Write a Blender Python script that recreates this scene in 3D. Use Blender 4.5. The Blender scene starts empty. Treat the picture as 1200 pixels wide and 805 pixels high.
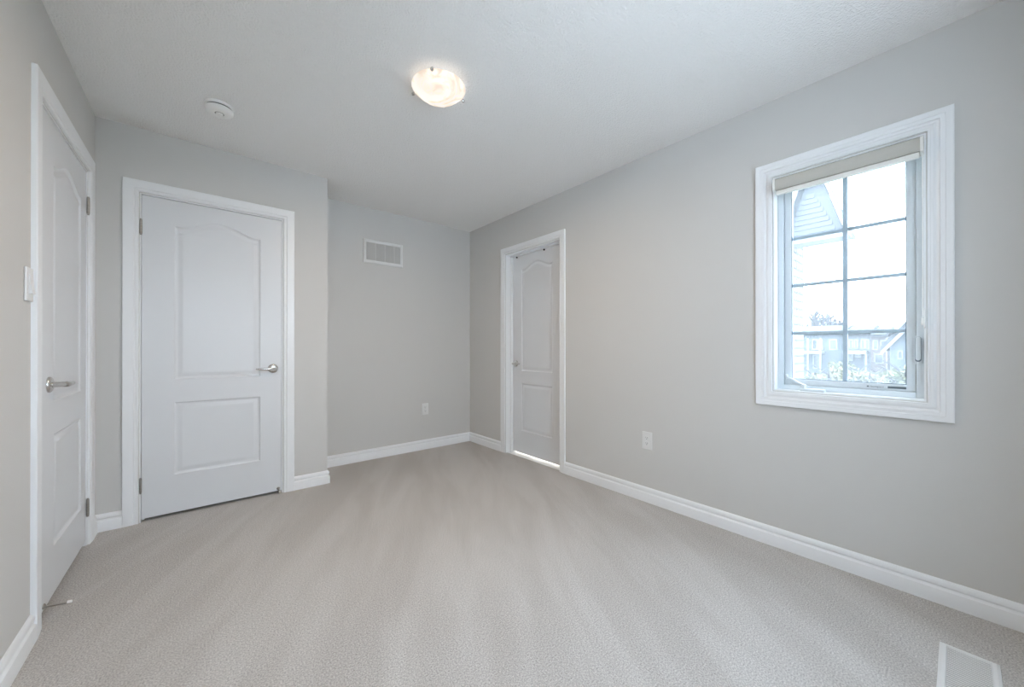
import bpy, bmesh, math, random
from mathutils import Vector, Matrix
random.seed(7)
S = bpy.context.scene
COL = S.collection

# ------------------------------------------------------------------ camera, sky, sun, exposure
F_PX, CY_PX, YAW, PITCH, CAM_Z = 435.97, 407.28, 39.789, 0.10, 1.0794
cam_data = bpy.data.cameras.new('camera')
cam_data.sensor_fit = 'HORIZONTAL'
cam_data.sensor_width = 36.0
cam_data.lens = F_PX / 1200.0 * 36.0
cam_data.shift_y = (CY_PX - 402.5) / 1200.0
cam_data.clip_start = 0.02
cam_data.clip_end = 300
cam = bpy.data.objects.new('camera', cam_data)
COL.objects.link(cam)
cam.location = (0, 0, CAM_Z)
cam.rotation_euler = (math.radians(90 + PITCH), 0, math.radians(-YAW))
S.camera = cam

SKY_STRENGTH = 12.2
LAMP_STRENGTH = 0.95
LAMP_WATTS = 14.5
world = bpy.data.worlds.new('overcast_sky')
S.world = world
world.use_nodes = True
wn, wl = world.node_tree.nodes, world.node_tree.links
wn.clear()
w_out = wn.new('ShaderNodeOutputWorld')
w_bg = wn.new('ShaderNodeBackground')
w_tc = wn.new('ShaderNodeTexCoord')
w_sep = wn.new('ShaderNodeSeparateXYZ')
w_ramp = wn.new('ShaderNodeValToRGB')
w_ramp.color_ramp.elements[0].position = 0.0
w_ramp.color_ramp.elements[0].color = (0.76, 0.88, 1.0, 1)
w_ramp.color_ramp.elements[1].position = 0.8
w_ramp.color_ramp.elements[1].color = (0.71, 0.855, 1.0, 1)
wl.new(w_tc.outputs['Generated'], w_sep.inputs[0])
wl.new(w_sep.outputs['Z'], w_ramp.inputs[0])
wl.new(w_ramp.outputs[0], w_bg.inputs['Color'])
w_bg.inputs['Strength'].default_value = SKY_STRENGTH
wl.new(w_bg.outputs[0], w_out.inputs[0])

sun_data = bpy.data.lights.new('sun', 'SUN')
sun_data.energy = 3.0
sun_data.angle = math.radians(3)
sun_data.color = (1.0, 0.95, 0.86)
sun = bpy.data.objects.new('sun', sun_data)
COL.objects.link(sun)
sun.location = (-10, -10, 20)
sun.rotation_euler = Vector((0.72, -0.18, -0.67)).to_track_quat('-Z', 'Y').to_euler()

S.view_settings.view_transform = 'Standard'
S.view_settings.look = 'None'
S.view_settings.exposure = -0.05
S.view_settings.gamma = 1.0
S.view_settings.use_curve_mapping = False
try:
    S.cycles.diffuse_bounces = 8
    S.cycles.max_bounces = 14
    S.cycles.transparent_max_bounces = 16
    S.cycles.sample_clamp_indirect = 8.0
    S.cycles.use_denoising = True
except Exception:
    pass

# ------------------------------------------------------------------ room measures (metres)
XR, XL, YF, YC, XE, YB, H = 2.4082, -0.4843, 3.6610, 3.2394, 0.7714, -0.45, 2.44
WT = 0.13                                   # wall thickness

# ------------------------------------------------------------------ helpers
def tag(o, label=None, cat=None, group=None, kind=None):
    if label: o['label'] = label
    if cat: o['category'] = cat
    if group: o['group'] = group
    if kind: o['kind'] = kind
    return o

def empty(name, loc=(0, 0, 0)):
    o = bpy.data.objects.new(name, None)
    o.empty_display_size = 0.05
    COL.objects.link(o)
    o.location = loc
    return o

def obj(name, bm, m, parent=None, smooth=None, recalc=True):
    """links bm (in world coordinates) as one mesh object"""
    if recalc:
        bmesh.ops.recalc_face_normals(bm, faces=bm.faces)
    me = bpy.data.meshes.new(name)
    bm.to_mesh(me)
    bm.free()
    for mm in (m if isinstance(m, (list, tuple)) else [m]):
        me.materials.append(mm)
    if smooth is not None:
        for p in me.polygons: p.use_smooth = True
        try:
            me.set_sharp_from_angle(angle=math.radians(smooth))
        except Exception:
            pass
    o = bpy.data.objects.new(name, me)
    COL.objects.link(o)
    if parent is not None:
        o.parent = parent
        off = Vector((0, 0, 0)); q = parent
        while q is not None:
            off += q.location; q = q.parent
        me.transform(Matrix.Translation(-off))
    return o

def box(bm, x0, x1, y0, y1, z0, z1, bevel=0.0, seg=2):
    vs = [bm.verts.new(p) for p in ((x0,y0,z0),(x1,y0,z0),(x1,y1,z0),(x0,y1,z0),(x0,y0,z1),(x1,y0,z1),(x1,y1,z1),(x0,y1,z1))]
    fs = [bm.faces.new([vs[i] for i in q]) for q in ((0,3,2,1),(4,5,6,7),(0,1,5,4),(1,2,6,5),(2,3,7,6),(3,0,4,7))]
    if bevel > 0:
        es = {e for f in fs for e in f.edges}
        bmesh.ops.bevel(bm, geom=list(es), offset=bevel, segments=seg, affect='EDGES', profile=0.5)

def lathe(bm, prof, origin, axis, n=32, cap=True):
    """revolve prof [(r, t)] about axis through origin"""
    ax = Vector(axis).normalized()
    u = ax.orthogonal().normalized(); v = ax.cross(u)
    o = Vector(origin)
    rings = []
    for r, t in prof:
        if r < 1e-6:
            rings.append([bm.verts.new(o + ax * t)])
        else:
            rings.append([bm.verts.new(o + ax * t + (u * math.cos(2*math.pi*k/n) + v * math.sin(2*math.pi*k/n)) * r) for k in range(n)])
    for A, B in zip(rings, rings[1:]):
        for k in range(n):
            k2 = (k + 1) % n
            if len(A) == 1 and len(B) == 1: continue
            if len(A) == 1: bm.faces.new((A[0], B[k2], B[k]))
            elif len(B) == 1: bm.faces.new((A[k], A[k2], B[0]))
            else: bm.faces.new((A[k], A[k2], B[k2], B[k]))
    if cap:
        for R in (rings[0], rings[-1]):
            if len(R) > 1: bm.faces.new(R)

def tube(bm, pts, rad, n=10, cap=True, flat=None):
    """round (or flattened) tube through pts; rad is a number or a list"""
    pts = [Vector(p) for p in pts]
    rad = rad if isinstance(rad, (list, tuple)) else [rad] * len(pts)
    up = None; rings = []
    for i, p in enumerate(pts):
        d = (pts[min(i+1, len(pts)-1)] - pts[max(i-1, 0)]).normalized()
        if up is None:
            up = Vector((0, 0, 1)) if abs(d.z) < 0.9 else Vector((0, 1, 0))
        s = d.cross(up).normalized(); w = s.cross(d).normalized()
        fx, fz = flat if flat else (1, 1)
        rings.append([bm.verts.new(p + (s * math.cos(2*math.pi*k/n) * fx + w * math.sin(2*math.pi*k/n) * fz) * rad[i]) for k in range(n)])
    for A, B in zip(rings, rings[1:]):
        for k in range(n):
            bm.faces.new((A[k], A[(k+1) % n], B[(k+1) % n], B[k]))
    if cap:
        bm.faces.new(rings[0]); bm.faces.new(rings[-1])

def sweep_frame(bm, prof, u0, u1, v0, v1, M, closed=False):
    """mitred moulding round an opening; prof = [(distance outwards, height off the wall)], M maps (u, v, h) to the room"""
    loops = []
    for d, h in prof:
        if closed:
            c = [(u0-d, v0-d), (u0-d, v1+d), (u1+d, v1+d), (u1+d, v0-d)]
        else:
            c = [(u0-d, v0), (u0-d, v1+d), (u1+d, v1+d), (u1+d, v0)]
        loops.append([bm.verts.new(M(a, b, h)) for a, b in c])
    n = len(prof)
    for i in range(n):
        A, B = loops[i], loops[(i+1) % n]
        for k in range(4 if closed else 3):
            k2 = (k + 1) % 4
            bm.faces.new((A[k], A[k2], B[k2], B[k]))
    if not closed:
        bm.faces.new([L[0] for L in loops]); bm.faces.new([L[3] for L in loops])

def prism(bm, poly, M0, M1):
    """solid between two copies of poly, each placed by a map"""
    A = [bm.verts.new(M0(*p)) for p in poly]; B = [bm.verts.new(M1(*p)) for p in poly]
    n = len(poly)
    bm.faces.new(A); bm.faces.new(B)
    for k in range(n):
        bm.faces.new((A[k], A[(k+1) % n], B[(k+1) % n], B[k]))

# ------------------------------------------------------------------ materials
def mat(name, color, rough=0.5, metal=0.0, spec=0.5):
    m = bpy.data.materials.new(name)
    m.use_nodes = True
    b = m.node_tree.nodes['Principled BSDF']
    b.inputs['Base Color'].default_value = (*color, 1)
    b.inputs['Roughness'].default_value = rough
    b.inputs['Metallic'].default_value = metal
    if 'Specular IOR Level' in b.inputs: b.inputs['Specular IOR Level'].default_value = spec
    return m

def node_bits(m):
    nt = m.node_tree
    return nt.nodes, nt.links, nt.nodes['Principled BSDF']

def add_bump(m, scale, strength, dist, detail=3.0, kind='noise'):
    n, l, b = node_bits(m)
    tc = n.new('ShaderNodeTexCoord')
    t = n.new('ShaderNodeTexNoise' if kind == 'noise' else 'ShaderNodeTexVoronoi')
    t.inputs['Scale'].default_value = scale
    if kind == 'noise': t.inputs['Detail'].default_value = detail
    l.new(tc.outputs['Object'], t.inputs['Vector'])
    bp = n.new('ShaderNodeBump')
    bp.inputs['Strength'].default_value = strength
    bp.inputs['Distance'].default_value = dist
    l.new(t.outputs[0], bp.inputs['Height'])
    l.new(bp.outputs[0], b.inputs['Normal'])
    return t

def add_mottle(m, c1, c2, scale, detail=2.0, lo=0.35, hi=0.65):
    n, l, b = node_bits(m)
    tc = n.new('ShaderNodeTexCoord')
    t = n.new('ShaderNodeTexNoise'); t.inputs['Scale'].default_value = scale; t.inputs['Detail'].default_value = detail
    l.new(tc.outputs['Object'], t.inputs['Vector'])
    r = n.new('ShaderNodeValToRGB')
    r.color_ramp.elements[0].position = lo; r.color_ramp.elements[0].color = (*c1, 1)
    r.color_ramp.elements[1].position = hi; r.color_ramp.elements[1].color = (*c2, 1)
    l.new(t.outputs[0], r.inputs[0]); l.new(r.outputs[0], b.inputs['Base Color'])

M_WALL = mat('greige_wall_paint', (0.625, 0.612, 0.592), 0.62, spec=0.25)
add_bump(M_WALL, 260, 0.08, 0.001)
M_CEIL = mat('stippled_ceiling_paint', (0.88, 0.872, 0.86), 0.9, spec=0.1)
add_bump(M_CEIL, 120, 0.7, 0.009, 3.0)
M_TRIM = mat('white_trim_paint', (0.83, 0.84, 0.85), 0.32)
M_DOOR = mat('white_door_paint', (0.71, 0.72, 0.735), 0.36)
add_bump(M_DOOR, 140, 0.04, 0.001)
M_PLASTIC = mat('white_plastic', (0.75, 0.75, 0.74), 0.35)
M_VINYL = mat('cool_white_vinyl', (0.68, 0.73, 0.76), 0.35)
M_DETECTOR = mat('bright_white_plastic', (0.90, 0.90, 0.88), 0.4)
M_SLOT = mat('dark_slot', (0.03, 0.03, 0.03), 0.6)
M_NICKEL = mat('satin_nickel', (0.62, 0.61, 0.59), 0.22, 1.0)
M_STEEL = mat('dull_hinge_steel', (0.38, 0.36, 0.33), 0.38, 1.0)
M_RUBBER = mat('white_rubber', (0.80, 0.79, 0.76), 0.6)
M_GASKET_SHADE = mat('grey_gasket_and_shade', (0.16, 0.20, 0.24), 0.5)  # glass gasket, also the shade outline of the lock lever
M_MUNTIN = mat('grey_muntin', (0.44, 0.53, 0.58), 0.4)
M_SHADE = mat('beige_blind_fabric', (0.50, 0.485, 0.44), 0.8)
add_bump(M_SHADE, 700, 0.15, 0.001)
M_RAIL = mat('ivory_blind_rail', (0.80, 0.79, 0.75), 0.4)
M_BLACK = mat('black_metal', (0.02, 0.02, 0.02), 0.4, 0.6)
M_VENTBACK = mat('grey_duct', (0.28, 0.27, 0.25), 0.7)
M_GRILLE = mat('grille_paint', (0.70, 0.69, 0.67), 0.45)
M_TILE = mat('white_bath_tile', (0.85, 0.85, 0.84), 0.3)
M_DARKHALL = mat('hall_paint', (0.45, 0.43, 0.40), 0.8)

# carpet: cut pile, brushed into lighter and darker swathes
M_CARPET = mat('cut_pile_carpet', (0.5, 0.45, 0.41), 0.95, spec=0.08)
n, l, b = node_bits(M_CARPET)
tc = n.new('ShaderNodeTexCoord')
fine = n.new('ShaderNodeTexNoise'); fine.inputs['Scale'].default_value = 190; fine.inputs['Detail'].default_value = 3; fine.inputs['Roughness'].default_value = 0.7
l.new(tc.outputs['Object'], fine.inputs['Vector'])
mapr = n.new('ShaderNodeMapping'); mapr.inputs['Rotation'].default_value = (0, 0, math.radians(-60))
l.new(tc.outputs['Object'], mapr.inputs['Vector'])
mapn = n.new('ShaderNodeMapping'); mapn.inputs['Scale'].default_value = (0.55, 2.9, 1)
l.new(mapr.outputs[0], mapn.inputs['Vector'])
swath = n.new('ShaderNodeTexNoise'); swath.inputs['Scale'].default_value = 1.5; swath.inputs['Detail'].default_value = 3.0; swath.inputs['Distortion'].default_value = 0.5; swath.inputs['Roughness'].default_value = 0.6
l.new(mapn.outputs[0], swath.inputs['Vector'])
r1 = n.new('ShaderNodeValToRGB')
r1.color_ramp.elements[0].position = 0.28; r1.color_ramp.elements[0].color = (0.29, 0.275, 0.26, 1)
r1.color_ramp.elements[1].position = 0.70; r1.color_ramp.elements[1].color = (0.76, 0.725, 0.695, 1)
l.new(fine.outputs[0], r1.inputs[0])
r2 = n.new('ShaderNodeValToRGB')
r2.color_ramp.elements[0].position = 0.40; r2.color_ramp.elements[0].color = (0.895, 0.885, 0.875, 1)
r2.color_ramp.elements[1].position = 0.60; r2.color_ramp.elements[1].color = (1.0, 1.0, 1.0, 1)
l.new(swath.outputs[0], r2.inputs[0])
mx = n.new('ShaderNodeMix'); mx.data_type = 'RGBA'; mx.blend_type = 'MULTIPLY'; mx.inputs['Factor'].default_value = 1.0
l.new(r1.outputs[0], mx.inputs['A']); l.new(r2.outputs[0], mx.inputs['B'])
l.new(mx.outputs['Result'], b.inputs['Base Color'])
bp = n.new('ShaderNodeBump'); bp.inputs['Strength'].default_value = 0.5; bp.inputs['Distance'].default_value = 0.003
l.new(fine.outputs[0], bp.inputs['Height']); l.new(bp.outputs[0], b.inputs['Normal'])

# window glass: thin clear pane with a white glare haze mixed in to wash out the view
M_GLASS = bpy.data.materials.new('window_glass'); M_GLASS.use_nodes = True
nt = M_GLASS.node_tree; nt.nodes.clear()
go = nt.nodes.new('ShaderNodeOutputMaterial')
gt = nt.nodes.new('ShaderNodeBsdfTransparent'); gt.inputs[0].default_value = (0.97, 0.985, 1.0, 1)
gg = nt.nodes.new('ShaderNodeBsdfGlossy'); gg.inputs['Roughness'].default_value = 0.03
gd = nt.nodes.new('ShaderNodeBsdfTranslucent'); gd.inputs[0].default_value = (0.9, 0.95, 1.0, 1)
m1 = nt.nodes.new('ShaderNodeMixShader'); m1.inputs[0].default_value = 0.068
m2 = nt.nodes.new('ShaderNodeMixShader'); m2.inputs[0].default_value = 0.05
nt.links.new(gt.outputs[0], m1.inputs[1]); nt.links.new(gd.outputs[0], m1.inputs[2])
nt.links.new(m1.outputs[0], m2.inputs[1]); nt.links.new(gg.outputs[0], m2.inputs[2])
nt.links.new(m2.outputs[0], go.inputs[0])

# lit alabaster glass of the ceiling light
M_BOWL = bpy.data.materials.new('lit_alabaster_glass'); M_BOWL.use_nodes = True
n, l, b = node_bits(M_BOWL)
b.inputs['Base Color'].default_value = (0.40, 0.37, 0.33, 1)
b.inputs['Roughness'].default_value = 0.25
tc = n.new('ShaderNodeTexCoord')
t = n.new('ShaderNodeTexNoise'); t.inputs['Scale'].default_value = 11; t.inputs['Detail'].default_value = 3; t.inputs['Distortion'].default_value = 1.5
l.new(tc.outputs['Object'], t.inputs['Vector'])
r = n.new('ShaderNodeValToRGB')
r.color_ramp.elements[0].position = 0.35; r.color_ramp.elements[0].color = (0.70, 0.57, 0.45, 1)
r.color_ramp.elements[1].position = 0.62; r.color_ramp.elements[1].color = (1.0, 0.94, 0.86, 1)
l.new(t.outputs[0], r.inputs[0]); l.new(r.outputs[0], b.inputs['Emission Color'])
b.inputs['Emission Strength'].default_value = LAMP_STRENGTH

# exterior
M_BRICK = mat('pale_clay_brick', (0.2, 0.15, 0.14), 0.9)
n, l, b = node_bits(M_BRICK)
tc = n.new('ShaderNodeTexCoord')
mp = n.new('ShaderNodeMapping'); mp.inputs['Rotation'].default_value = (math.radians(90), 0, 0)
br = n.new('ShaderNodeTexBrick')
br.inputs['Color1'].default_value = (0.14, 0.115, 0.11, 1); br.inputs['Color2'].default_value = (0.12, 0.10, 0.097, 1)
br.inputs['Mortar'].default_value = (0.03, 0.03, 0.035, 1)
br.inputs['Scale'].default_value = 1.0; br.inputs['Brick Width'].default_value = 0.24; br.inputs['Row Height'].default_value = 0.08; br.inputs['Mortar Size'].default_value = 0.011
l.new(tc.outputs['Object'], mp.inputs[0]); l.new(mp.outputs[0], br.inputs['Vector']); l.new(br.outputs[0], b.inputs['Base Color'])
M_EXT_WHITE = mat('white_exterior_trim', (0.20, 0.21, 0.22), 0.6)
M_EXT_SIDING = mat('blue_grey_siding', (0.045, 0.06, 0.075), 0.7)
M_EXT_SIDING_L = mat('pale_siding', (0.055, 0.064, 0.08), 0.7)
M_EXT_BRICK = mat('distant_red_brick', (0.085, 0.066, 0.064), 0.9)
M_EXT_GLASS = mat('dark_window_glass', (0.025, 0.035, 0.045), 0.15)
M_EXT_ROOF = mat('grey_shingle_roof', (0.16, 0.175, 0.20), 0.9)
add_mottle(M_EXT_ROOF, (0.016, 0.020, 0.026), (0.022, 0.027, 0.033), 3.0)
M_BARK = mat('bark', (0.025, 0.025, 0.03), 0.9)
M_LEAF = mat('autumn_leaves', (0.22, 0.24, 0.12), 0.7)
add_mottle(M_LEAF, (0.07, 0.085, 0.035), (0.15, 0.135, 0.07), 1.3)
M_GRASS = mat('lawn', (0.16, 0.19, 0.10), 0.9)
add_mottle(M_GRASS, (0.06, 0.075, 0.04), (0.085, 0.09, 0.05), 2.0)

# ------------------------------------------------------------------ openings
D1 = dict(y0=2.264, y1=3.062, z=2.05)        # left door opening (wall_left)
D2 = dict(x0=-0.297, x1=0.464, z=2.042)      # closet door opening (wall_closet)
D3 = dict(y0=2.236, y1=2.996, z=2.042)       # ensuite door opening (wall_right)
W1 = dict(y0=0.090, y1=0.651, z0=0.848, z1=2.012)

# ------------------------------------------------------------------ shell
bm = bmesh.new(); box(bm, XL - WT, XR + 0.02, YB - WT, YF + WT, -0.15, 0.0)
tag(obj('floor', bm, M_CARPET), 'beige cut pile carpet covering the bedroom floor', 'floor', kind='structure')
bm = bmesh.new(); box(bm, XL - 1.4, XR + WT, YB - WT, YF + WT, H, H + 0.15); box(bm, XR + WT, 4.0, 1.65, 3.55, H, H + 0.15)
tag(obj('ceiling', bm, M_CEIL), 'white stippled ceiling over the whole bedroom', 'ceiling', kind='structure')

bm = bmesh.new()
box(bm, XL - WT, XL, YB, D1['y0'], 0, H); box(bm, XL - WT, XL, D1['y1'], YF, 0, H); box(bm, XL - WT, XL, D1['y0'], D1['y1'], D1['z'], H)
tag(obj('wall_left', bm, M_WALL), 'grey painted wall at the left, holding the door nearest the camera', 'wall', kind='structure')
bm = bmesh.new()
x0, x1 = XR, XR + WT
box(bm, x0, x1, YB, W1['y0'], 0, H); box(bm, x0, x1, W1['y1'], D3['y0'], 0, H); box(bm, x0, x1, D3['y1'], YF, 0, H)
box(bm, x0, x1, W1['y0'], W1['y1'], 0, W1['z0']); box(bm, x0, x1, W1['y0'], W1['y1'], W1['z1'], H)
box(bm, x0, x1, D3['y0'], D3['y1'], D3['z'], H)
tag(obj('wall_right', bm, M_WALL), 'long greige wall at the right with the window in it', 'wall', kind='structure')
bm = bmesh.new(); box(bm, XL - WT, XR + WT, YF, YF + WT, 0, H)
tag(obj('wall_far', bm, M_WALL), 'far greige wall of the alcove with the return air vent', 'wall', kind='structure')
bm = bmesh.new()
W2 = dict(x0=0.22, x1=1.42, z0=0.80, z1=2.15)  # opening for the unseen window added to light the room
box(bm, XL - WT, W2['x0'], YB - WT, YB, 0, H); box(bm, W2['x1'], XR + WT, YB - WT, YB, 0, H)
box(bm, W2['x0'], W2['x1'], YB - WT, YB, 0, W2['z0']); box(bm, W2['x0'], W2['x1'], YB - WT, YB, W2['z1'], H)
tag(obj('wall_rear', bm, M_WALL), 'greige wall behind the camera', 'wall', kind='structure')
bm = bmesh.new()
ct = 0.11
box(bm, XL, D2['x0'], YC, YC + ct, 0, H); box(bm, D2['x1'], XE, YC, YC + ct, 0, H); box(bm, D2['x0'], D2['x1'], YC, YC + ct, D2['z'], H)
box(bm, XE - ct, XE, YC + ct, YF, 0, H)
tag(obj('wall_closet', bm, M_WALL), 'greige closet wall that steps out into the room around the closet door', 'wall', kind='structure')
# rooms behind the doors
bm = bmesh.new()
hx0, hx1, hy0, hy1 = XL - 1.35, XL - WT, 1.7, 3.6
box(bm, hx0 - .1, hx0, hy0, hy1, 0, H); box(bm, hx0, hx1, hy0 - .1, hy0, 0, H); box(bm, hx0, hx1, hy1, hy1 + .1, 0, H); box(bm, hx0, hx1, hy0, hy1, -.12, -0.005)
tag(obj('wall_hall', bm, M_DARKHALL), 'hallway walls and floor hidden behind the left door', 'wall', kind='structure')
bm = bmesh.new()
ex0, ex1, ey0, ey1 = XR + WT, 3.9, 1.75, 3.45
box(bm, ex1, ex1 + .1, ey0, ey1, -.1, H); box(bm, ex0, ex1, ey0 - .1, ey0, -.1, H); box(bm, ex0, ex1, ey1, ey1 + .1, -.1, H)
tag(obj('wall_ensuite', bm, M_TILE), 'white bathroom walls hidden behind the far right door', 'wall', kind='structure')
bm = bmesh.new(); box(bm, XR + 0.02, ex1, ey0, ey1, -0.12, -0.006)
tag(obj('floor_ensuite', bm, M_TILE), 'bright white bathroom floor glowing under the far right door', 'floor', kind='structure')
la = bpy.data.lights.new('bathroom_lamp', 'AREA'); la.energy = 45; la.size = 0.4; la.color = (1, 0.98, 0.95)
lo = bpy.data.objects.new('bathroom_lamp', la); COL.objects.link(lo); lo.location = (3.2, 2.6, H - 0.06)

# window portal: only guides sampling of the sky
pl = bpy.data.lights.new('window_portal', 'AREA'); pl.shape = 'RECTANGLE'; pl.size = 0.62; pl.size_y = 1.22
po = bpy.data.objects.new('window_portal', pl); COL.objects.link(po)
po.location = (XR + WT + 0.01, (W1['y0'] + W1['y1']) / 2, (W1['z0'] + W1['z1']) / 2)
po.rotation_euler = (math.radians(90), 0, math.radians(90))
try: pl.cycles.is_portal = True
except Exception: pass

pl2 = bpy.data.lights.new('fill_window_portal', 'AREA'); pl2.shape = 'RECTANGLE'; pl2.size = 1.24; pl2.size_y = 1.39  # sky portal of the added rear window
po2 = bpy.data.objects.new('fill_window_portal', pl2); COL.objects.link(po2)
po2.location = ((W2['x0'] + W2['x1']) / 2, YB - WT - 0.01, (W2['z0'] + W2['z1']) / 2)
po2.rotation_euler = (math.radians(90), 0, math.radians(180))
try: pl2.cycles.is_portal = True
except Exception: pass

# ------------------------------------------------------------------ casings (trim)
def casing_prof(w):
    return [(0.004, 0), (0.004, 0.009), (0.007, 0.0115), (0.016, 0.0115), (0.021, 0.0095), (0.027, 0.0135), (w - .010, 0.0165), (w - .003, 0.0165), (w, 0.0145), (w, 0)]
def window_casing_prof(w):
    return [(0.004, 0), (0.004, 0.008), (0.006, 0.010), (0.013, 0.010), (0.0135, 0.0125), (0.022, 0.0125), (0.030, 0.0085), (0.038, 0.0115), (0.041, 0.0165),
            (0.055, 0.0165), (0.0575, 0.0190), (w - .003, 0.0205), (w, 0.0185), (w, 0)]
def on_left(u, v, h):  return (XL + h, u, v)
def on_right(u, v, h): return (XR - h, u, v)
def on_closet(u, v, h): return (u, YC - h, v)
bm = bmesh.new(); sweep_frame(bm, casing_prof(0.082), D1['y0'], D1['y1'], 0, D1['z'], on_left)
tag(obj('trim_1', bm, M_TRIM, smooth=25), 'white door casing around the left door beside the light switch', 'door trim', kind='structure')
bm = bmesh.new(); sweep_frame(bm, casing_prof(0.074), D2['x0'], D2['x1'], 0, D2['z'], on_closet)
tag(obj('trim_2', bm, M_TRIM, smooth=25), 'white door casing around the closet door', 'door trim', kind='structure')
bm = bmesh.new(); sweep_frame(bm, casing_prof(0.066), D3['y0'], D3['y1'], 0, D3['z'], on_right)
tag(obj('trim_3', bm, M_TRIM, smooth=25), 'white door casing around the recessed far door in the right wall', 'door trim', kind='structure')
bm = bmesh.new(); sweep_frame(bm, window_casing_prof(0.080), W1['y0'], W1['y1'], W1['z0'], W1['z1'], on_right, closed=True)
tag(obj('trim_4', bm, M_TRIM, smooth=25), 'white moulded picture frame casing around the window', 'window trim', kind='structure')

# jambs with stops
def jamb(name, M, u0, u1, vtop, depth, stop_at, label):
    """M maps (u, v, into-wall depth)"""
    bm = bmesh.new()
    t = 0.006
    def bx(a0, a1, b0, b1, c0, c1):
        p, q = M(a0, b0, c0), M(a1, b1, c1)
        box(bm, min(p[0], q[0]), max(p[0], q[0]), min(p[1], q[1]), max(p[1], q[1]), min(p[2], q[2]), max(p[2], q[2]))
    bx(u0, u0 + t, 0, vtop, 0.0, depth); bx(u1 - t, u1, 0, vtop, 0.0, depth); bx(u0 + t, u1 - t, vtop - t, vtop, 0.0, depth)
    s0, s1 = stop_at
    bx(u0 + t, u0 + t + .012, 0, vtop - t, s0, s1); bx(u1 - t - .012, u1 - t, 0, vtop - t, s0, s1); bx(u0 + t + .012, u1 - t - .012, vtop - t - .012, vtop - t, s0, s1)
    return tag(obj(name, bm, M_TRIM), label, 'door frame', kind='structure')
jamb('trim_5', lambda u, v, d: (XL - d, u, v), D1['y0'], D1['y1'], D1['z'], WT, (0.045, 0.08), 'white door jamb lining behind the left door')
jamb('trim_6', lambda u, v, d: (u, YC + d, v), D2['x0'], D2['x1'], D2['z'], ct, (0.045, 0.08), 'white door jamb lining behind the closet door')
jamb('trim_7', lambda u, v, d: (XR + d, u, v), D3['y0'], D3['y1'], D3['z'], WT, (0.055, 0.088), 'white deep door jamb in front of the recessed far door')

# ------------------------------------------------------------------ baseboards
BASE = [(0, 0), (0.016, 0), (0.016, 0.057), (0.0145, 0.061), (0.0085, 0.066), (0.0065, 0.070), (0.0065, 0.073), (0.0115, 0.077), (0.0115, 0.090), (0.009, 0.096), (0.004, 0.101), (0, 0.102)]
def base(name, label, p0, p1, nrm, m0=0, m1=0):
    """m0/m1: +1 inner-corner mitre (shorter away from the wall), -1 outer-corner mitre"""
    p0, p1, nv = Vector(p0), Vector(p1), Vector(nrm)
    d = (p1 - p0).normalized()
    bm = bmesh.new()
    prism(bm, BASE, lambda h, z: p0 + nv * h + d * (h * m0) + Vector((0, 0, z)), lambda h, z: p1 + nv * h - d * (h * m1) + Vector((0, 0, z)))
    return tag(obj(name, bm, M_TRIM, smooth=25), label, 'baseboard', kind='structure')
base('baseboard_left', 'white baseboard on the left wall in front of the left door', (XL, YB, 0), (XL, D1['y0'] - .082, 0), (1, 0, 0), 1, 0)
base('baseboard_corner', 'short white baseboard between left door casing and closet wall', (XL, D1['y1'] + .082, 0), (XL, YC, 0), (1, 0, 0), 0, 1)
base('baseboard_closet_left', 'short white baseboard left of the closet door casing', (XL, YC, 0), (D2['x0'] - .074, YC, 0), (0, -1, 0), 1, 0)
base('baseboard_closet_right', 'white baseboard right of the closet door ending at the corner', (D2['x1'] + .074, YC, 0), (XE, YC, 0), (0, -1, 0), 0, -1)
base('baseboard_return', 'white baseboard on the side of the closet facing the alcove', (XE, YC, 0), (XE, YF, 0), (1, 0, 0), -1, 1)
base('baseboard_far', 'white baseboard along the far alcove wall', (XE, YF, 0), (XR, YF, 0), (0, -1, 0), 1, 1)
base('baseboard_right_far', 'short white baseboard between far corner and recessed door', (XR, D3['y1'] + .066, 0), (XR, YF, 0), (-1, 0, 0), 0, 1)
base('baseboard_right', 'long white baseboard under the window on the right wall', (XR, YB, 0), (XR, D3['y0'] - .066, 0), (-1, 0, 0), 1, 0)
base('baseboard_rear', 'white baseboard behind the camera', (XL, YB, 0), (XR, YB, 0), (0, 1, 0), 1, 1)

# ------------------------------------------------------------------ doors
def arch_outline(u0, u1, v0, v1, rise, n=28):
    pts = [(u0, v0), (u1, v0), (u1, v1)]
    if rise > 0:
        for k in range(1, n):
            t = 1 - 2 * k / n
            s = max(0.0, 1 - (abs(t) / 0.86))
            pts.append((u0 + (u1 - u0) * (t + 1) / 2, v1 + rise * (3*s*s - 2*s*s*s) ** 0.85))
    pts.append((u0, v1))
    return pts
def inset(pts, d):
    n = len(pts); out = []
    for i in range(n):
        a, p, c = Vector(pts[i-1]), Vector(pts[i]), Vector(pts[(i+1) % n])
        e1 = (p - a).normalized(); e2 = (c - p).normalized()
        n1 = Vector((-e1.y, e1.x)); n2 = Vector((-e2.y, e2.x))
        m = (n1 + n2); m /= max(1e-6, m.dot(n1))
        out.append(tuple(p + m * d))
    return out
PANEL_PROF = [(0.0, 0.0), (0.004, 0.0035), (0.010, 0.0075), (0.016, 0.0085), (0.020, 0.0075), (0.034, 0.0030), (0.040, 0.0018), (0.046, 0.0022)]
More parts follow.
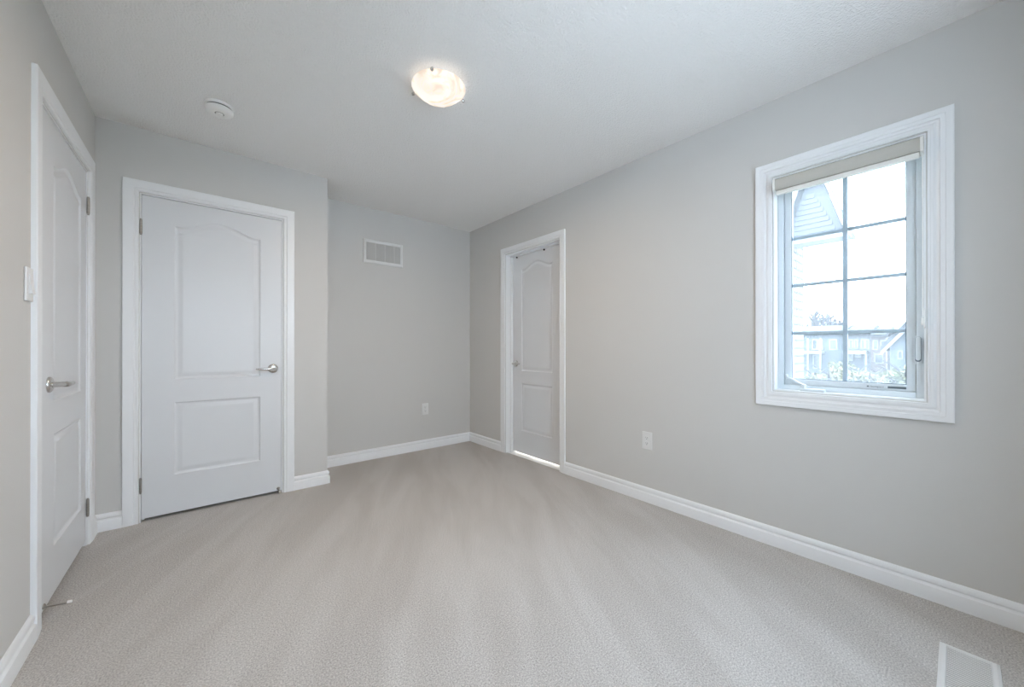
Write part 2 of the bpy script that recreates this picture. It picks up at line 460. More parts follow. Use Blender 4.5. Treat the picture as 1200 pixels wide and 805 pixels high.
def door_slab(name, u0, u1, v0, v1, T, M, panels):
    """M maps (u, v, depth from room-side face)"""
    bm = bmesh.new()
    rect = [(u0, v0), (u1, v0), (u1, v1), (u0, v1)]
    def loop(pts, d):
        return [bm.verts.new(M(a, b_, d)) for a, b_ in pts]
    R = loop(rect, 0)
    edges = [bm.edges.new((R[i], R[(i+1) % 4])) for i in range(4)]
    for pts in panels:
        prev = None
        for d, h in PANEL_PROF:
            L = loop(inset(pts, d), h); n_ = len(L)
            if prev is None:
                edges += [bm.edges.new((L[i], L[(i+1) % n_])) for i in range(n_)]
            else:
                for i in range(n_): bm.faces.new((prev[i], prev[(i+1) % n_], L[(i+1) % n_], L[i]))
            prev = L
        bm.faces.new(prev)
    bmesh.ops.triangle_fill(bm, edges=edges, use_beauty=True, use_dissolve=False)
    B = loop(rect, T)
    bm.faces.new(B)
    for i in range(4): bm.faces.new((R[i], R[(i+1) % 4], B[(i+1) % 4], B[i]))
    return obj(name, bm, M_DOOR, smooth=28)

def lever(door, c, nrm, along, drop=0.0):
    c, nv, a = Vector(c), Vector(nrm), Vector(along)
    bm = bmesh.new()
    tube(bm, [c + nv * .010, c + nv * .034, c + nv * .046, c + nv * .050 + a * .006, c + nv * .052 + a * .03, c + nv * .052 + a * .075, c + nv * .049 + a * .108 + Vector((0, 0, drop))],
         [.0115, .0105, .0115, .012, .0098, .0085, .0065], n=14, flat=(1.0, 1.0))
    hd = obj('lever_handle', bm, M_NICKEL, door, smooth=40)
    bm = bmesh.new(); lathe(bm, [(.033, 0), (.033, .004), (.030, .008), (.024, .0115), (.012, .013), (.0, .013)], c, nv, 36)
    obj('rose', bm, M_NICKEL, hd, smooth=40)
    return hd
def hinge(door, c, nrm, toward, hgt=0.088):
    """knuckle at c standing off the door face; a thin leaf towards the door"""
    c, nv, t = Vector(c), Vector(nrm), Vector(toward)
    bm = bmesh.new()
    zs = [-.5, -.3, -.1, .1, .3, .5]
    for k in range(5):
        lathe(bm, [(.0062, (zs[k] * hgt) + .0012), (.0062, zs[k+1] * hgt)], c, (0, 0, 1), 14)
    lathe(bm, [(.0035, hgt * .5), (.0052, hgt * .5 + .002), (.004, hgt * .5 + .006), (0, hgt * .5 + .007)], c, (0, 0, 1), 12)
    lathe(bm, [(.0035, -hgt * .5), (.0052, -hgt * .5 - .002), (.004, -hgt * .5 - .006), (0, -hgt * .5 - .007)], c, (0, 0, 1), 12)
    h = obj('hinge', bm, M_STEEL, door, smooth=40)
    return h
def spring_stop(door, c, nrm, ln=.07, drop=0.0):
    c, nv = Vector(c), Vector(nrm)
    e = c + nv * ln + Vector((0, 0, drop))
    dv = (e - c).normalized()
    bm = bmesh.new()
    lathe(bm, [(.011, 0), (.010, .004), (.0045, .008)], c, dv, 18)
    pts = []; turns, N = 15, 180
    u = dv.orthogonal().normalized(); v = dv.cross(u)
    for k in range(N + 1):
        s = k / N; ang = 2 * math.pi * turns * s
        pts.append(c + dv * (.006 + (ln - .02) * s) + (u * math.cos(ang) + v * math.sin(ang)) * .0042)
    tube(bm, pts, .0013, n=5)
    lathe(bm, [(.003, .005), (.003, ln - .012)], c, dv, 10)
    st = obj('door_stop', bm, M_STEEL, door, smooth=50)
    bm = bmesh.new(); lathe(bm, [(.0062, ln - .014), (.0066, ln - .004), (.005, ln), (0, ln)], c, dv, 16)
    tag(obj('rubber_tip', bm, M_RUBBER, st, smooth=40), 'white rubber tip')
    return st

# left door (hinged on its far side)
ML = lambda u, v, d: (XL - .004 - d, u, v)
W = 0.797
u0, u1 = D1['y0'] + .009, D1['y1'] - .009
pl_, pr_ = u0 + .175, u1 - .128
d1 = door_slab('door_1', u0, u1, .028, D1['z'] - .010, .038, ML,
               [arch_outline(2.470, 2.935, .855, 1.862, .060), arch_outline(2.482, 2.948, .232, .712, 0)])
tag(d1, 'white two panel door with lever at its left, nearest the camera in the left wall', 'door', kind='structure')
lever(d1, (XL - .004, 2.408, .928), (1, 0, 0), (0, 1, 0))
for z in (1.860, .207): hinge(d1, (XL + .0035, u1 + .003, z), (1, 0, 0), (0, -1, 0))
spring_stop(d1, (XL - .004, 2.345, .046), (1, 0, 0), .078, -.012)

# closet door (hinged on its left side)
MC = lambda u, v, d: (u, YC + .004 + d, v)
u0, u1 = D2['x0'] + .008, D2['x1'] - .008
d2 = door_slab('door_2', u0, u1, .020, D2['z'] - .010, .038, MC,
               [arch_outline(-.138, .325, .878, 1.868, .062), arch_outline(-.138, .325, .264, .730, 0)])
tag(d2, 'white arched two panel closet door facing the camera, lever at its right', 'door', kind='structure')
lever(d2, (.402, YC + .004, .930), (0, -1, 0), (-1, 0, 0))
for z in (1.832, .228): hinge(d2, (u0 - .003, YC - .0035, z), (0, -1, 0), (1, 0, 0))
spring_stop(d2, (.437, YC + .004, .036), (0, -1, 0), .075, -.008)
bm = bmesh.new(); box(bm, u1 - .0015, u1 + .0012, YC + .006, YC + .030, .900, .958, .0004, 1)
tag(obj('latch_plate', bm, M_STEEL, d2), 'dark latch plate in the door gap')

# ensuite door, set back in the wall
ME = lambda u, v, d: (XR + .092 + d, u, v)
u0, u1 = D3['y0'] + .008, D3['y1'] - .008
d3 = door_slab('door_3', u0, u1, .014, D3['z'] - .012, .035, ME,
               [arch_outline(2.416, 2.852, .850, 1.880, .060), arch_outline(2.416, 2.852, .240, .722, 0)])
tag(d3, 'narrow looking white panel door set back in the right wall, far corner', 'door', kind='structure')
lever(d3, (XR + .092, 2.935, .920), (-1, 0, 0), (0, -1, 0))

# ------------------------------------------------------------------ window
w = empty('window_1', (XR + .05, (W1['y0'] + W1['y1']) / 2, W1['z0']))
tag(w, 'white casement window with a grid of eight lights and crank handle', 'window', kind='structure')
y0, y1, z0, z1 = W1['y0'], W1['y1'], W1['z0'], W1['z1']
def ring(bm, xa, xb, oy0, oy1, oz0, oz1, t, bevel=.0015):
    box(bm, xa, xb, oy0, oy0 + t, oz0, oz1, bevel, 1); box(bm, xa, xb, oy1 - t, oy1, oz0, oz1, bevel, 1)
    box(bm, xa, xb, oy0 + t, oy1 - t, oz0, oz0 + t, bevel, 1); box(bm, xa, xb, oy0 + t, oy1 - t, oz1 - t, oz1, bevel, 1)
bm = bmesh.new(); ring(bm, XR, XR + WT, y0, y1, z0, z1, .006, 0)
obj('jamb_liner', bm, M_TRIM, w)
bm = bmesh.new(); ring(bm, XR + .062, XR + .128, y0 + .006, y1 - .006, z0 + .006, z1 - .006, .026)
fr = obj('frame', bm, M_VINYL, w)
bm = bmesh.new(); ring(bm, XR + .076, XR + .120, y0 + .033, y1 - .033, z0 + .033, z1 - .033, .030)
sash = obj('sash', bm, M_VINYL, w)
gy0, gy1, gz0, gz1 = y0 + .064, y1 - .064, z0 + .064, z1 - .064
bm = bmesh.new(); ring(bm, XR + .083, XR + .092, gy0 - .002, gy1 + .002, gz0 - .002, gz1 + .002, .0045, 0)
tag(obj('gasket', bm, M_GASKET_SHADE, sash), 'thin grey gasket around the glass')
bm = bmesh.new(); box(bm, XR + .094, XR + .098, gy0 - .001, gy1 + .001, gz0 - .001, gz1 + .001)
obj('pane', bm, M_GLASS, sash)
bm = bmesh.new()
ymid = .3685
box(bm, XR + .0995, XR + .106, ymid - .010, ymid + .010, gz0, gz1, .001, 1)
for zz in (1.162, 1.424, 1.682):
    box(bm, XR + .0995, XR + .106, gy0, ymid - .010, zz - .0088, zz + .0088, .001, 1)
    box(bm, XR + .0995, XR + .106, ymid + .010, gy1, zz - .0088, zz + .0088, .001, 1)
tag(obj('muntin_grid', bm, M_MUNTIN, sash), 'grey blue glazing bars')
# crank operator
bm = bmesh.new()
box(bm, XR + .020, XR + .061, .436, .540, z0 + .0062, z0 + .020, .004, 2)
cr = obj('crank_base', bm, M_VINYL, w)
bm = bmesh.new()
lathe(bm, [(.009, 0), (.009, .016), (.007, .020), (0, .020)], (XR + .040, .524, z0 + .020), (0, 0, 1), 16)
tube(bm, [(XR + .040, .524, z0 + .036), (XR + .043, .545, z0 + .046), (XR + .048, .575, z0 + .064), (XR + .050, .602, z0 + .074)], [.006, .0065, .006, .005], n=10, flat=(1.2, .7))
lathe(bm, [(.005, -.006), (.0075, -.002), (.0075, .012), (.005, .016)], (XR + .050, .603, z0 + .074), (-.3, 0, .9), 14)
obj('crank_handle', bm, M_VINYL, cr, smooth=40)
# lock handle in its recess on the near jamb of the frame
bm = bmesh.new()
def stadium(cy, cz, ry, hz, n=10):
    pts = []
    for k in range(n + 1):
        a = math.pi * k / n; pts.append((cy + ry * math.cos(a), cz + hz + ry * math.sin(a)))
    for k in range(n + 1):
        a = math.pi + math.pi * k / n; pts.append((cy + ry * math.cos(a), cz - hz + ry * math.sin(a)))
    return pts
prism(bm, stadium(.116, 1.072, .0135, .052), lambda a, c: (XR + .0615, a, c), lambda a, c: (XR + .0545, a, c))
lk = obj('lock_plate', bm, M_VINYL, w, smooth=40)
bm = bmesh.new()
prism(bm, stadium(.116, 1.078, .0078, .045), lambda a, c: (XR + .0534, a, c), lambda a, c: (XR + .0450, a, c))
obj('lock_lever', bm, M_VINYL, lk, smooth=40)
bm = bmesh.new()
prism(bm, stadium(.116, 1.075, .0095, .047), lambda a, c: (XR + .0544, a, c), lambda a, c: (XR + .0535, a, c))  # dark shade outline of the lever, built as a grey ring
tag(obj('lock_shade_ring', bm, M_GASKET_SHADE, lk, smooth=40), 'grey ring drawn as shade around the lock lever')
bm = bmesh.new()
prism(bm, stadium(.1415, .935, .005, .020), lambda a, c: (XR + .0755, a, c), lambda a, c: (XR + .070, a, c))
obj('sash_clip', bm, M_VINYL, sash, smooth=40)
# maker's sticker on the bottom rail of the sash: small mark, a word, a dark bar
bm = bmesh.new()
xs = XR + .0757
box(bm, xs - .0004, xs, .154, .2145, .8905, .9005); box(bm, xs - .0004, xs, .2790, .2860, .8925, .8985)
stk = tag(obj('sticker', bm, mat('sticker_ink', (0.10, 0.13, 0.15), 0.5), sash), 'small dark printed label bar')
tx = bpy.data.curves.new('lettering', 'FONT'); tx.body = 'Northguard'; tx.size = .0098; tx.extrude = .0002; tx.align_x = 'LEFT'; tx.align_y = 'CENTER'
tob = bpy.data.objects.new('lettering_curve', tx); COL.objects.link(tob)
bpy.context.view_layer.update()
tme = bpy.data.meshes.new_from_object(tob.evaluated_get(bpy.context.evaluated_depsgraph_get()))
bpy.data.objects.remove(tob)
tme.transform(Matrix(((0, 0, -1, xs - .0003), (-1, 0, 0, .2750), (0, 1, 0, .8955), (0, 0, 0, 1))))
tme.transform(Matrix.Translation(-w.location))
tme.materials.append(bpy.data.materials['sticker_ink'])
tl = bpy.data.objects.new('lettering', tme); COL.objects.link(tl); tl.parent = sash

# unseen window, added in the wall behind the camera to brighten the room
w2 = empty('fill_window', ((W2['x0'] + W2['x1']) / 2, YB - .05, W2['z0']))
tag(w2, 'wide white unseen window added behind the camera for extra daylight', 'window', kind='structure')
bm = bmesh.new(); sweep_frame(bm, casing_prof(0.080), W2['x0'], W2['x1'], W2['z0'], W2['z1'], lambda u, v, h: (u, YB + h, v), closed=True)
obj('casing', bm, M_TRIM, w2, smooth=25)
bm = bmesh.new()
xm = (W2['x0'] + W2['x1']) / 2
for a0, a1 in ((W2['x0'], W2['x0'] + .05), (W2['x1'] - .05, W2['x1']), (xm - .03, xm + .03)): box(bm, a0, a1, YB - .12, YB - .06, W2['z0'], W2['z1'])
for a0, a1 in ((W2['x0'] + .05, xm - .03), (xm + .03, W2['x1'] - .05)):
    box(bm, a0, a1, YB - .12, YB - .06, W2['z0'], W2['z0'] + .05); box(bm, a0, a1, YB - .12, YB - .06, W2['z1'] - .05, W2['z1'])
fr2 = obj('frame', bm, M_VINYL, w2)
for a0, a1 in ((W2['x0'] + .05, xm - .03), (xm + .03, W2['x1'] - .05)):
    bm = bmesh.new(); box(bm, a0, a1, YB - .095, YB - .090, W2['z0'] + .05, W2['z1'] - .05); obj('pane', bm, M_GLASS, w2)

# ------------------------------------------------------------------ roller blind
rb = empty('roller_blind', (XR - .03, (y0 + y1) / 2, 1.98))
tag(rb, 'beige roller blind rolled up in its cassette at the top of the window', 'blind')
cx0, cx1 = XR - .062, XR + .018
cz0, cz1 = 1.922, 1.982
bm = bmesh.new()
prof = [(cx1, cz0), (cx0 + .006, cz0), (cx0, cz0 + .006), (cx0 - .003, cz0 + .03), (cx0, cz1 - .006), (cx0 + .008, cz1), (cx1, cz1)]
prism(bm, prof, lambda a, c: (a, .104, c), lambda a, c: (a, .6265, c))
obj('cassette', bm, M_SHADE, rb, smooth=40)
for ya, yb in ((.0945, .104), (.6265, .636)):
    bm = bmesh.new()
    prof2 = [(cx1, cz0 - .002), (cx0 + .004, cz0 - .002), (cx0 - .003, cz0 + .004), (cx0 - .006, cz0 + .03), (cx0 - .003, cz1 - .004), (cx0 + .006, cz1 + .002), (cx1, cz1 + .002)]
    prism(bm, prof2, lambda a, c: (a, ya, c), lambda a, c: (a, yb, c))
    tag(obj('end_cap', bm, M_RAIL, rb, smooth=40), 'ivory plastic end cap')
bm = bmesh.new(); box(bm, XR - .050, XR - .028, .106, .6245, 1.899, 1.9215, .004, 2)
tag(obj('bottom_rail', bm, M_RAIL, rb), 'ivory bottom rail')
bm = bmesh.new()
for xx in (XR - .014, XR - .026):
    zc = 1.919
    while zc > 1.215:
        lathe(bm, [(0, -.0029), (.0026, -.0014), (.0026, .0014), (0, .0029)], (xx, .0985, zc), (0, 0, 1), 6)
        zc -= .0068
    tube(bm, [(xx, .0985, 1.921), (xx, .0985, 1.21)], .0008, n=5)
tag(obj('bead_chain', bm, M_DETECTOR, rb), 'white bead chain')
bm = bmesh.new()
box(bm, XR - .032, XR - .008, .0915, .0955, 1.165, 1.250, .002, 2); box(bm, XR - .032, XR - .008, .0955, .1035, 1.178, 1.212, .003, 2)
tag(obj('chain_tensioner', bm, M_DETECTOR, rb), 'clear white chain tensioner')

# ------------------------------------------------------------------ ceiling light
LX, LY = 0.927, 1.696
cl = empty('ceiling_light', (LX, LY, H))
tag(cl, 'round flush ceiling light with glowing alabaster glass bowl', 'ceiling light')
bm = bmesh.new(); lathe(bm, [(.095, 0), (.098, -.014), (.092, -.022), (0, -.022)], (LX, LY, H - .0005), (0, 0, 1), 48)
obj('ceiling_pan', bm, M_PLASTIC, cl, smooth=35)
bm = bmesh.new()
R, dep, zr = .131, .063, H - .036
RC = (R * R + dep * dep) / (2 * dep); AM = math.asin(R / RC)
cap_ = lambda q, i: ((RC - i) * math.sin(AM * q), RC - dep - (RC - i) * math.cos(AM * q))
prof = [cap_(k / 14, 0) for k in range(15)] + [(R + .004, .002), (R + .002, .005), (R - .004, .004)] + [cap_(k / 14, .005) for k in range(13, -1, -1)]
lathe(bm, prof, (LX, LY, zr), (0, 0, 1), 64, cap=False)
obj('glass_bowl', bm, M_BOWL, cl, smooth=50)
ld = bpy.data.lights.new('ceiling_light_lamp', 'AREA'); ld.shape = 'DISK'; ld.size = .20; ld.energy = LAMP_WATTS; ld.color = (1.0, 0.74, 0.48)
lo2 = bpy.data.objects.new('ceiling_light_lamp', ld); COL.objects.link(lo2); lo2.location = (LX, LY, zr - dep - .004)
for px_, py_ in ((LX - .088, LY - .098), (LX - .086, LY + .110), (LX + .135, LY - .006)):
    dx, dy = px_ - LX, py_ - LY; q = math.hypot(dx, dy); dx /= q; dy /= q
    rr = R + .006
    bm = bmesh.new()
    tube(bm, [(LX + dx * .112, LY + dy * .112, H - .016), (LX + dx * (rr - .008), LY + dy * (rr - .008), H - .022), (LX + dx * rr, LY + dy * rr, H - .034), (LX + dx * (rr + .0015), LY + dy * (rr + .0015), zr - .010)], .0028, n=8)
    lathe(bm, [(0, .009), (.006, .007), (.0085, 0), (.006, -.007), (0, -.009)], (LX + dx * (rr + .005), LY + dy * (rr + .005), zr - .006), (dx, dy, 0), 16)
    tag(obj('clip', bm, M_NICKEL, cl, smooth=40), 'nickel clip with round knob')

# ------------------------------------------------------------------ smoke detector
sx, sy = .073, 2.655
sd = empty('smoke_detector', (sx, sy, H))
tag(sd, 'round white smoke detector on the ceiling in front of the closet', 'smoke detector')
bm = bmesh.new(); lathe(bm, [(.066, 0), (.066, -.011), (.064, -.0135), (.0, -.0135)], (sx, sy, H - .0005), (0, 0, 1), 48)
obj('mounting_base', bm, M_DETECTOR, sd, smooth=35)
bm = bmesh.new(); lathe(bm, [(.0590, -.0140), (.0590, -.0205)], (sx, sy, H - .0005), (0, 0, 1), 48)
tag(obj('vent_gap', bm, M_SLOT, sd, smooth=35), 'dark vent slot')
bm = bmesh.new(); lathe(bm, [(.064, -.0208), (.0655, -.024), (.063, -.034), (.054, -.042), (.030, -.045), (.022, -.045), (.022, -.043), (.018, -.043), (0, -.043)], (sx, sy, H - .0005), (0, 0, 1), 48)
bd = obj('cover', bm, M_DETECTOR, sd, smooth=35)
bm = bmesh.new(); lathe(bm, [(.0165, -.0435), (.0165, -.048), (.013, -.0495), (0, -.0495)], (sx, sy, H - .0005), (0, 0, 1), 32)
obj('test_button', bm, M_DETECTOR, sd, smooth=35)
bm = bmesh.new(); lathe(bm, [(.021, -.0436), (.021, -.0446), (.0175, -.0446), (.0175, -.0436)], (sx, sy, H - .0005), (0, 0, 1), 32, cap=False)
tag(obj('button_ring', bm, M_VENTBACK, sd, smooth=35), 'dark ring around the button')

# ------------------------------------------------------------------ return air vent on the far wall
vx0, vx1, vz0, vz1 = 1.183, 1.584, 1.904, 2.139
rv = empty('return_air_vent', ((vx0 + vx1) / 2, YF, vz0))
tag(rv, 'white rectangular return air vent high on the far wall', 'vent')
bm = bmesh.new()
sweep_frame(bm, [(0, 0), (0, .007), (.004, .010), (.024, .010), (.031, .004), (.032, 0)], vx0 + .032, vx1 - .032, vz0 + .032, vz1 - .032, lambda u, v, h: (u, YF - .0005 - h, v), closed=True)
obj('vent_frame', bm, M_PLASTIC, rv, smooth=25)
bm = bmesh.new(); box(bm, vx0 + .031, vx1 - .031, YF - .0025, YF - .0005, vz0 + .031, vz1 - .031)
tag(obj('duct_backing', bm, M_VENTBACK, rv), 'grey duct opening behind the blades')
bm = bmesh.new()
xx = vx0 + .036; k = 0
while xx < vx1 - .036:
    if k % 12 == 11: box(bm, xx - .003, xx + .003, YF - .0095, YF - .003, vz0 + .032, vz1 - .032)
    else: box(bm, xx - .0015, xx + .0025, YF - .008, YF - .003, vz0 + .032, vz1 - .032)
    xx += .0078; k += 1
obj('grille', bm, M_GRILLE, rv)

# ------------------------------------------------------------------ outlets and switch
def outlet(name, c, nrm, side, label):
    c, nv, s = Vector(c), Vector(nrm), Vector(side)
    t = empty(name, c); tag(t, label, 'outlet', 'wall outlets')
    P = lambda a, z, d: tuple(c + s * a + Vector((0, 0, z)) + nv * d)
    bm = bmesh.new()
    def rr(hw, hh, r, n=5):
        pts = []
        for cx_, cz_, a0 in ((hw - r, hh - r, 0), (-hw + r, hh - r, 90), (-hw + r, -hh + r, 180), (hw - r, -hh + r, 270)):
            for k in range(n + 1):
                a = math.radians(a0 + 90 * k / n); pts.append((cx_ + r * math.cos(a), cz_ + r * math.sin(a)))
        return pts
    A = [bm.verts.new(P(a, z, .0003)) for a, z in rr(.038, .061, .004)]
    B = [bm.verts.new(P(a, z, .003)) for a, z in rr(.038, .061, .004)]
    C_ = [bm.verts.new(P(a, z, .0055)) for a, z in rr(.0345, .0575, .004)]
    n_ = len(A)
    for X, Y in ((A, B), (B, C_)):
        for k in range(n_): bm.faces.new((X[k], X[(k+1) % n_], Y[(k+1) % n_], Y[k]))
    bm.faces.new(A); bm.faces.new(C_)
    obj('cover_plate', bm, M_PLASTIC, t, smooth=30)
    for dz in (.0195, -.0195):
        bm = bmesh.new()
        pts = [(a, z + dz) for a, z in rr(.0165, .0140, .009)]
        prism(bm, pts, lambda a, z: P(a, z, .0056), lambda a, z: P(a, z, .0075))
        r_ = obj('receptacle', bm, M_PLASTIC, t, smooth=30)
        bm = bmesh.new()
        for a, hh in ((-.0062, .0045), (.0062, .0038)):
            prism(bm, [(a - .001, dz + .003 - hh), (a + .001, dz + .003 - hh), (a + .001, dz + .003 + hh), (a - .001, dz + .003 + hh)], lambda p, z: P(p, z, .0076), lambda p, z: P(p, z, .0079))
        lathe(bm, [(.0024, .0076), (.0024, .0079)], c + Vector((0, 0, dz - .0075)), nv, 12)
        tag(obj('slots', bm, M_SLOT, r_), 'dark plug slots')
    bm = bmesh.new(); lathe(bm, [(.003, .0056), (.0026, .0068), (0, .0068)], c, nv, 12)
    obj('screw', bm, M_PLASTIC, t)
outlet('power_outlet', (XR, 1.404, .430), (-1, 0, 0), (0, 1, 0), 'white duplex outlet low on the right wall between window and far door')
outlet('power_outlet', (1.836, YF, .429), (0, -1, 0), (1, 0, 0), 'white duplex outlet low on the far alcove wall')

ls = empty('light_switch', (XL, 2.1445, 1.309))
tag(ls, 'white rocker light switch beside the left door casing', 'light switch')
bm = bmesh.new(); box(bm, XL + .0003, XL + .0075, 2.1095, 2.1795, 1.249, 1.370, .003, 2)
obj('cover_plate', bm, M_PLASTIC, ls)
bm = bmesh.new()
prism(bm, [(.0078, -.034), (.0105, -.034), (.0125, 0), (.0165, .034), (.0078, .034)], lambda h, z: (XL + h, 2.128, 1.309 - z), lambda h, z: (XL + h, 2.161, 1.309 - z))
obj('rocker', bm, M_PLASTIC, ls)

# ------------------------------------------------------------------ floor register
fx0, fx1, fy0, fy1 = 1.775, 2.082, -.089, .047
fr_ = empty('floor_register', ((fx0 + fx1) / 2, (fy0 + fy1) / 2, 0))
tag(fr_, 'white louvred floor register in the carpet below the window', 'vent')
bm = bmesh.new()
sweep_frame(bm, [(0, .001), (0, .0045), (.003, .0075), (.012, .0075), (.019, .004), (.020, .0006)], fx0 + .020, fx1 - .020, fy0 + .020, fy1 - .020, lambda u, v, h: (u, v, h), closed=True)
obj('register_frame', bm, M_PLASTIC, fr_, smooth=25)
bm = bmesh.new(); box(bm, fx0 + .019, fx1 - .019, fy0 + .019, fy1 - .019, .0004, .0012)
tag(obj('duct_opening', bm, mat('dark_duct', (.22, .22, .22), .7), fr_), 'grey duct opening under the louvres')
bm = bmesh.new()
xx = fx0 + .023
while xx < fx1 - .023:
    prism(bm, [(xx, .0048), (xx, .0062), (xx + .0070, .0062), (xx + .0070, .0050)], lambda a, c: (a, fy0 + .020, c), lambda a, c: (a, fy1 - .020, c))
    xx += .0112
obj('louvre_panel', bm, M_PLASTIC, fr_)

# ------------------------------------------------------------------ two hooks over the top edge of the ensuite door
for yy, lab in ((2.918, 'dark over-door hook nearest the latch side of the recessed far door'), (2.520, 'dark over-door hook nearest the hinge side of the recessed far door')):
    hk = empty('over_door_hook', (XR + .092, yy, D3['z'] - .012)); tag(hk, lab, 'hook', 'over-door hooks')
    zt = D3['z'] - .012
    bm = bmesh.new()
    prism(bm, [(.0910, -.028), (.0910, .0014), (.1283, .0014), (.1283, -.05), (.1275, -.05), (.1275, .0004), (.0918, .0004), (.0918, -.028)],
          lambda a, c: (XR + a, yy - .009, zt + c), lambda a, c: (XR + a, yy + .009, zt + c))
    tag(obj('strap', bm, M_PLASTIC, hk), 'pale strap over the door edge')
    bm = bmesh.new(); lathe(bm, [(.009, 0), (.009, .006), (.005, .010), (0, .010)], (XR + .0908, yy, zt - .014), (-1, 0, 0), 14)
    tag(obj('clamp_knob', bm, M_BLACK, hk, smooth=40), 'black clamp knob')

# ================================================================== outside the window
GZ = -3.0
bm = bmesh.new(); box(bm, XR + .5, 70, -30, 40, GZ - .2, GZ)
tag(obj('ground', bm, M_GRASS), 'pale lawn outside below the window', 'lawn', kind='structure')

# own house: brick pier with small gable beside the window
hw = empty('brick_house_wing', (4.5, 1.3, GZ))
tag(hw, 'pale brick corner of the house with sided gable, seen at left through the window', 'building')
bm = bmesh.new(); box(bm, 3.99, 4.89, 1.05, 1.6, GZ, 2.15)
obj('brick_wall', bm, M_BRICK, hw)
ry, rz, ez, hs = .888, 2.90, 2.125, .250
iy, iz = .920, 2.610                        # peak of the sided field inside the gable
bm = bmesh.new()
prism(bm, [(ry - hs + .02, ez - .02), (ry + hs - .02, ez - .02), (ry, rz - .02)], lambda a, c: (4.52, a, c), lambda a, c: (4.63, a, c))
obj('gable_wall', bm, M_EXT_SIDING_L, hw)
bm = bmesh.new()
nb = 9
for k in range(nb):
    za = ez + .012 + (iz - ez - .05) * k / nb; zb = za + (iz - ez - .05) / nb
    hw_ = .215 * (1 - (za - ez) / (iz - ez))
    prism(bm, [(4.5195, za), (4.503, za), (4.515, zb), (4.5195, zb)], lambda a, c: (a, iy - hw_, c), lambda a, c: (a, iy + hw_, c))
obj('gable_siding', bm, M_EXT_SIDING_L, hw)
for sgn in (-1, 1):
    bm = bmesh.new()
    prism(bm, [(ry, rz), (ry + sgn * (hs + .03), ez - .05), (ry + sgn * (hs + .03), ez - .015), (ry, rz + .04)], lambda a, c: (4.42, a, c), lambda a, c: (4.66, a, c))
    obj('roof_slope', bm, M_EXT_ROOF, hw)
    bm = bmesh.new()
    prism(bm, [(ry, rz - .015), (ry + sgn * (hs + .03), ez - .065), (ry + sgn * (hs + .03), ez - .012), (ry, rz + .038)], lambda a, c: (4.40, a, c), lambda a, c: (4.42, a, c))
    obj('rake_board', bm, M_EXT_WHITE, hw)
bm = bmesh.new(); box(bm, 4.43, 4.65, ry - hs - .02, 1.20, ez - .035, ez - .001)
obj('soffit', bm, M_EXT_WHITE, hw)

# helper: a pixel of the far view to a point on the plane X = xp
def far(px, py, xp):
    a = math.radians(YAW); d = (px - 600) / F_PX
    rx, ry_ = math.sin(a) + d * math.cos(a), math.cos(a) - d * math.sin(a)
    s = xp / rx
    return s * ry_, CAM_Z + s * (CY_PX - py) / F_PX

def ext_box(bm, xa, xb, y0, y1, z0, z1): box(bm, xa, xb, min(y0, y1), max(y0, y1), min(z0, z1), max(z0, z1))
XH = 36.0
# rectangle given as pixel corners on the facade, made a real box standing proud of it
def prect(bm, u0, u1, v0, v1, proud, depth, xp=XH):
    um, vm = (u0 + u1) / 2, (v0 + v1) / 2
    ya, _ = far(u0, vm, xp); yb, _ = far(u1, vm, xp)
    _, za = far(um, v0, xp); _, zb = far(um, v1, xp)
    ext_box(bm, xp - proud, xp - proud + depth, ya, yb, za, zb)

def gable_roof(bm, xa, xb, ya, yb, z_e, z_r):
    xm = (xa + xb) / 2
    prism(bm, [(xa - .4, z_e), (xm, z_r), (xb + .4, z_e), (xb + .4, z_e + .15), (xm, z_r + .2), (xa - .4, z_e + .15)], lambda a, c: (a, ya, c), lambda a, c: (a, yb, c))

# left townhouse
def townhouse(name, label, u0, u1, v_eave, v_ridge, wall_m):
    ya, ze = far(u0, v_eave, XH); yb, _ = far(u1, v_eave, XH)
    _, zr = far((u0 + u1) / 2, v_ridge, XH + 4)
    t = empty(name, (XH + 4, (ya + yb) / 2, GZ)); tag(t, label, 'building', 'townhouses across the way')
    bm = bmesh.new(); ext_box(bm, XH, XH + 8, ya, yb, GZ, ze); obj('wall', bm, wall_m, t)
    bm = bmesh.new(); gable_roof(bm, XH, XH + 8, min(ya, yb), max(ya, yb), ze, zr); obj('roof', bm, M_EXT_ROOF, t)
    return t
def win(t, u0, u1, v0, v1):
    bm = bmesh.new(); prect(bm, u0 - 1.2, u1 + 1.2, v0 - 1.2, v1 + 1.2, .06, .06); f_ = obj('window', bm, M_EXT_WHITE, t)
    bm = bmesh.new(); prect(bm, u0, u1, v0, v1, .09, .03); obj('pane', bm, M_EXT_GLASS, f_)
tA = townhouse('townhouse', 'blue grey townhouse with balcony, leftmost beyond the trees', 925, 989, 391, 384, M_EXT_SIDING)
win(tA, 973, 980, 398, 408); win(tA, 953, 957, 398, 408); win(tA, 960, 963, 398, 408); win(tA, 954, 961, 416, 430)
bm = bmesh.new(); prect(bm, 940, 967, 410.5, 413.5, 1.2, 1.2); obj('balcony_slab', bm, M_EXT_WHITE, tA)
for u in (951, 965.5):
    bm = bmesh.new(); prect(bm, u - .8, u + .8, 396, 410.4, 1.15, .2); obj('post', bm, M_EXT_WHITE, tA)
    bm = bmesh.new(); prect(bm, u - .8, u + .8, 413.6, 438, 1.15, .2); obj('post', bm, M_EXT_WHITE, tA)
tB = townhouse('townhouse', 'pale townhouse with row of tall windows and balcony, in the middle', 989.3, 1020, 392, 383, M_EXT_SIDING_L)
for u in (996, 1002, 1010, 1015): win(tB, u, u + 2.6, 398, 407)
